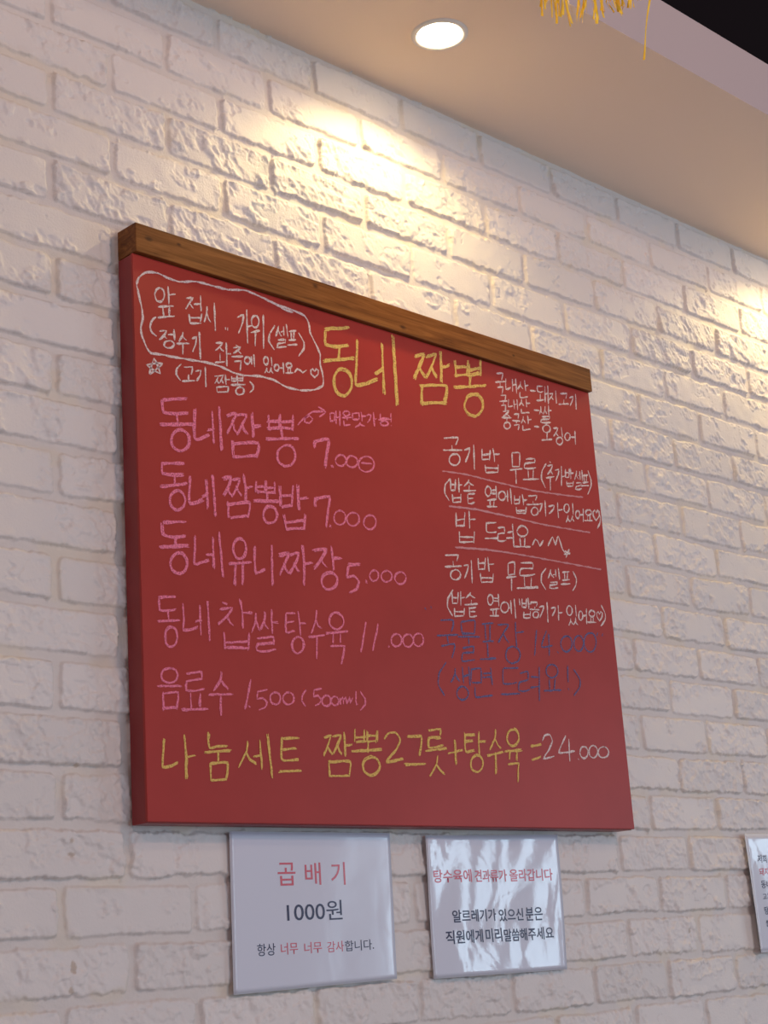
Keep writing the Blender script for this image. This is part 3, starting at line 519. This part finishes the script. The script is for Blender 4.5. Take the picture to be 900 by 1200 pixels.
def notice(label, corners, items, wave, bold, paper, rim=.0014):
    (x0, z0), (x1, z1), (x2, z2), (x3, z3) = corners
    cx = (x0 + x2) / 2; cz = (z0 + z2) / 2; Y0 = WALL - .0022
    root = thing('notice', label, 'notice', (cx, Y0, EYE + min(z2, z3)), None)
    zb = min(z2, z3)
    def sheet(name, inset, y, m, th):
        NX, NZ = 48, 34; vs = []; fs = []
        W = math.hypot(x1 - x0, z1 - z0); Hh = math.hypot(x3 - x0, z3 - z0)
        for side in (0, 1):
            for j in range(NZ + 1):
                for i in range(NX + 1):
                    u = inset / W + (1 - 2 * inset / W) * i / NX; v = inset / Hh + (1 - 2 * inset / Hh) * j / NZ
                    X = (x0 * (1 - u) + x1 * u) * (1 - v) + (x3 * (1 - u) + x2 * u) * v; Z = (z0 * (1 - u) + z1 * u) * (1 - v) + (z3 * (1 - u) + z2 * u) * v
                    vs.append((X - cx, y - wave(u, v) + th * side, Z - zb))
        N = (NX + 1) * (NZ + 1); g = lambda i, j, s: s * N + j * (NX + 1) + i
        for j in range(NZ):
            for i in range(NX):
                fs.append((g(i, j, 0), g(i, j + 1, 0), g(i + 1, j + 1, 0), g(i + 1, j, 0))); fs.append((g(i, j, 1), g(i + 1, j, 1), g(i + 1, j + 1, 1), g(i, j + 1, 1)))
        for i in range(NX):
            for j in (0, NZ): fs.append((g(i, j, 0), g(i + 1, j, 0), g(i + 1, j, 1), g(i, j, 1)))
        for j in range(NZ):
            for i in (0, NX): fs.append((g(i, j, 0), g(i, j + 1, 0), g(i, j + 1, 1), g(i, j, 1)))
        o = pyd(name, vs, fs, m, root, True)
        bm = bmesh.new(); bm.from_mesh(o.data); bmesh.ops.recalc_face_normals(bm, faces=bm.faces[:]); bm.to_mesh(o.data); bm.free()
        return o
    sheet('laminate', 0, 0, m_film, .0003); sheet('paper', rim, -.0006, paper, .0004)
    W = x1 - x0; Hh = z0 - z3
    dx, dz = (x1 - x0 + x2 - x3) / 2, (z1 - z0 + z2 - z3) / 2; tilt = dz / dx
    for txt, ink, tx, tz, tw, th in items:
        cu = bpy.data.curves.new('text', 'FONT'); cu.body = txt; cu.size = 1; cu.offset = bold; cu.resolution_u = 4
        to = bpy.data.objects.new('text', cu); COL.objects.link(to)
        bpy.context.view_layer.update()
        me = bpy.data.meshes.new_from_object(to.evaluated_get(bpy.context.evaluated_depsgraph_get()))
        bpy.data.objects.remove(to); bpy.data.curves.remove(cu)
        n = len(me.vertices); co = np.empty(n * 3, np.float32); me.vertices.foreach_get('co', co); co = co.reshape(-1, 3)
        lo = co.min(0); hi = co.max(0)
        px = (co[:, 0] - (lo[0] + hi[0]) / 2) / (hi[0] - lo[0]) * tw; pz = (co[:, 1] - (lo[1] + hi[1]) / 2) / (hi[1] - lo[1]) * th
        X = tx + px; Z = tz + pz + px * tilt
        y = np.array([-.0009 - wave((a - x0) / W, (z0 - c_) / Hh) for a, c_ in zip(X, Z)])
        me.vertices.foreach_set('co', np.stack([X - cx, y, Z - zb], 1).astype(np.float32).ravel()); me.update()
        me.materials.clear(); me.name = 'printed_text'
        o = add('printed_text', me, m_rp if ink == 'red' else m_ink, root); o['label'] = ('red' if ink == 'red' else 'dark') + ' printed Korean lettering'
    return root
def wave_a(u, v): return .0014 + .0006 * math.sin(4.5 * u + 1) * (.3 + .7 * v) + .0001 * math.sin(13 * u + 3 * v)
def wave_b(u, v):
    return .0028 + .0018 * math.sin(7.5 * u - 1.4 * v + .6) + .0009 * math.sin(17 * u + 5 * v + 1) * (1 - .5 * v) + .0016 * v * v * math.sin(3.1 * u)
def wave_c(u, v): return .0035 + .006 * math.exp(-u * 16) * (.15 + v) + .0012 * math.sin(9 * u + 2 * v)
notice('square white laminated notice with a dark price line, left one below the red board', CORN['p1'], PRINT['p1'], wave_a, .004, m_paper)
notice('shiny rippled laminated allergy notice under the right half of the red board', CORN['p2'], PRINT['p2'], wave_b, .018, m_wavy)
(xa, za), (xb, zb_) = CORN['p3']
notice('laminated notice with a curled edge on bare brick right of the red board', [(xa, za), (xa + .30, za + .003), (xb + .30, zb_), (xb, zb_)], PRINT['p3'], wave_c, .012, m_wavy, .004)

# ------------------------------------------------------------------ yellow tassel garland hanging from the black ceiling
m_tas, t, b = mat('yellow_tissue_strip', (.88, .58, .02), .5)
n = nd(t, 'ShaderNodeTexNoise', Scale=60.0, Detail=3.0); t.links.new(coords(t, (3, 3, .4)), n.inputs['Vector'])
r1 = ramp(t, n.outputs[0], [(.3, (.84, .46, .012)), (.7, (.98, .70, .04))]); t.links.new(r1.outputs[0], b.inputs['Base Color'])
m_cord, t, b = mat('yellow_cord', (.70, .42, .03), .7)
n = nd(t, 'ShaderNodeTexWave', Scale=900.0); t.links.new(coords(t, (1, 1, 1)), n.inputs['Vector']); bump(t, b, n.outputs[0], .3, .0005)
TY = 1.176
def tube(name, pts, r, material, parent, seg=8):
    vs = []; fs = []; pts = [Vector(p) for p in pts]
    for i, p in enumerate(pts):
        d = (pts[min(i + 1, len(pts) - 1)] - pts[max(i - 1, 0)]).normalized(); a = d.orthogonal().normalized()
        if abs(d.z) < .95: a = d.cross(Vector((0, 0, 1))).normalized()
        b2 = d.cross(a); rr = r[i] if isinstance(r, list) else r
        for k in range(seg): q = p + (a * math.cos(2 * math.pi * k / seg) + b2 * math.sin(2 * math.pi * k / seg)) * rr; vs.append(tuple(q))
    for i in range(len(pts) - 1):
        for k in range(seg): k2 = (k + 1) % seg; fs.append((i * seg + k, i * seg + k2, (i + 1) * seg + k2, (i + 1) * seg + k))
    fs.append(tuple(range(seg))[::-1]); fs.append(tuple(range((len(pts) - 1) * seg, len(pts) * seg)))
    return pyd(name, vs, fs, material, parent, True)
gar = thing('tassel_garland', 'yellow tissue tassel garland dangling in front of the soffit edge', 'garland', (1.68, TY, UPPER))
gz = UPPER - EYE
KN = [(1.588, 1.345), (1.652, 1.357), (1.694, 1.367), (1.756, 1.386), (1.832, 1.42)]
path = [(1.50, 2.20), (1.503, 1.9), (1.508, 1.6)] + [(1.52, 1.44)] + [(1.555, 1.368)] + KN + [(1.86, 1.46), (1.885, 1.6), (1.892, 1.9), (1.895, 2.20)]
cp = smooth([(x * 1000, z * 1000) for x, z in path], 5)
tube('cord', [(p.x / 1000 - 1.68, 0, p.y / 1000 - gz - (.0005 if 0 else 0)) for p in cp], .0012, m_cord, gar)
for ti, (kx, kz) in enumerate(KN):
    tv = []; tf = []
    def strip(xt, zt, xb, zb, wd):
        k = rng.uniform(-1, 1); n = 9; y0 = rng.uniform(-.012, .012) if ti < 4 else .002
        ctl = smooth([((kx - 1.68) * 1000, (kz - gz) * 1000), ((xt - 1.68) * 1000, (zt - gz) * 1000), ((xb - 1.68) * 1000, (zb - gz) * 1000)], 9)
        b0 = len(tv); m = len(ctl); tw = rng.uniform(-.5, .9)
        for i, p in enumerate(ctl):
            f_ = i / (m - 1); ang = tw * f_ + .5 * math.sin(f_ * 7 + k * 5); w2 = wd * (.25 + .75 * min(1, f_ * 3)) / 2
            dx, dy = math.cos(ang) * w2, math.sin(ang) * w2
            yy = y0 * min(1, f_ * 2) + .0015 * math.sin(f_ * 9 + k * 4)
            for e in (-1, 1):
                for th in (0, .00022): tv.append((p.x / 1000 + e * dx, yy + e * dy + th, p.y / 1000))
        for i in range(m - 1):
            a = b0 + 4 * i; c_ = a + 4
            for p_, q_ in ((0, 2), (2, 3), (3, 1), (1, 0)): tf.append((a + p_, a + q_, c_ + q_, c_ + p_))
        tf.append((b0, b0 + 1, b0 + 3, b0 + 2)); e_ = b0 + 4 * (m - 1); tf.append((e_, e_ + 2, e_ + 3, e_ + 1))
    for s_ in STRIPS:
        if s_[0] == ti:
            strip(*s_[1:6])
            if ti < 4:
                for q in range(2 if ti in (0, 3) else 1): strip(s_[1] + rng.uniform(-.004, .004), s_[2], s_[3] + rng.uniform(-.003, .003), s_[4] + rng.uniform(.001, .022), s_[5] * rng.uniform(.5, .9))
    tas = pyd('tassel', tv, tf, m_tas, gar)
    kn = tube('knot', [(kx - 1.68, 0, kz - gz + dz_) for dz_ in (.010, .007, .002, -.004, -.010, -.014)], [.0015, .0045, .0058, .0056, .0045, .0025], m_cord, tas)
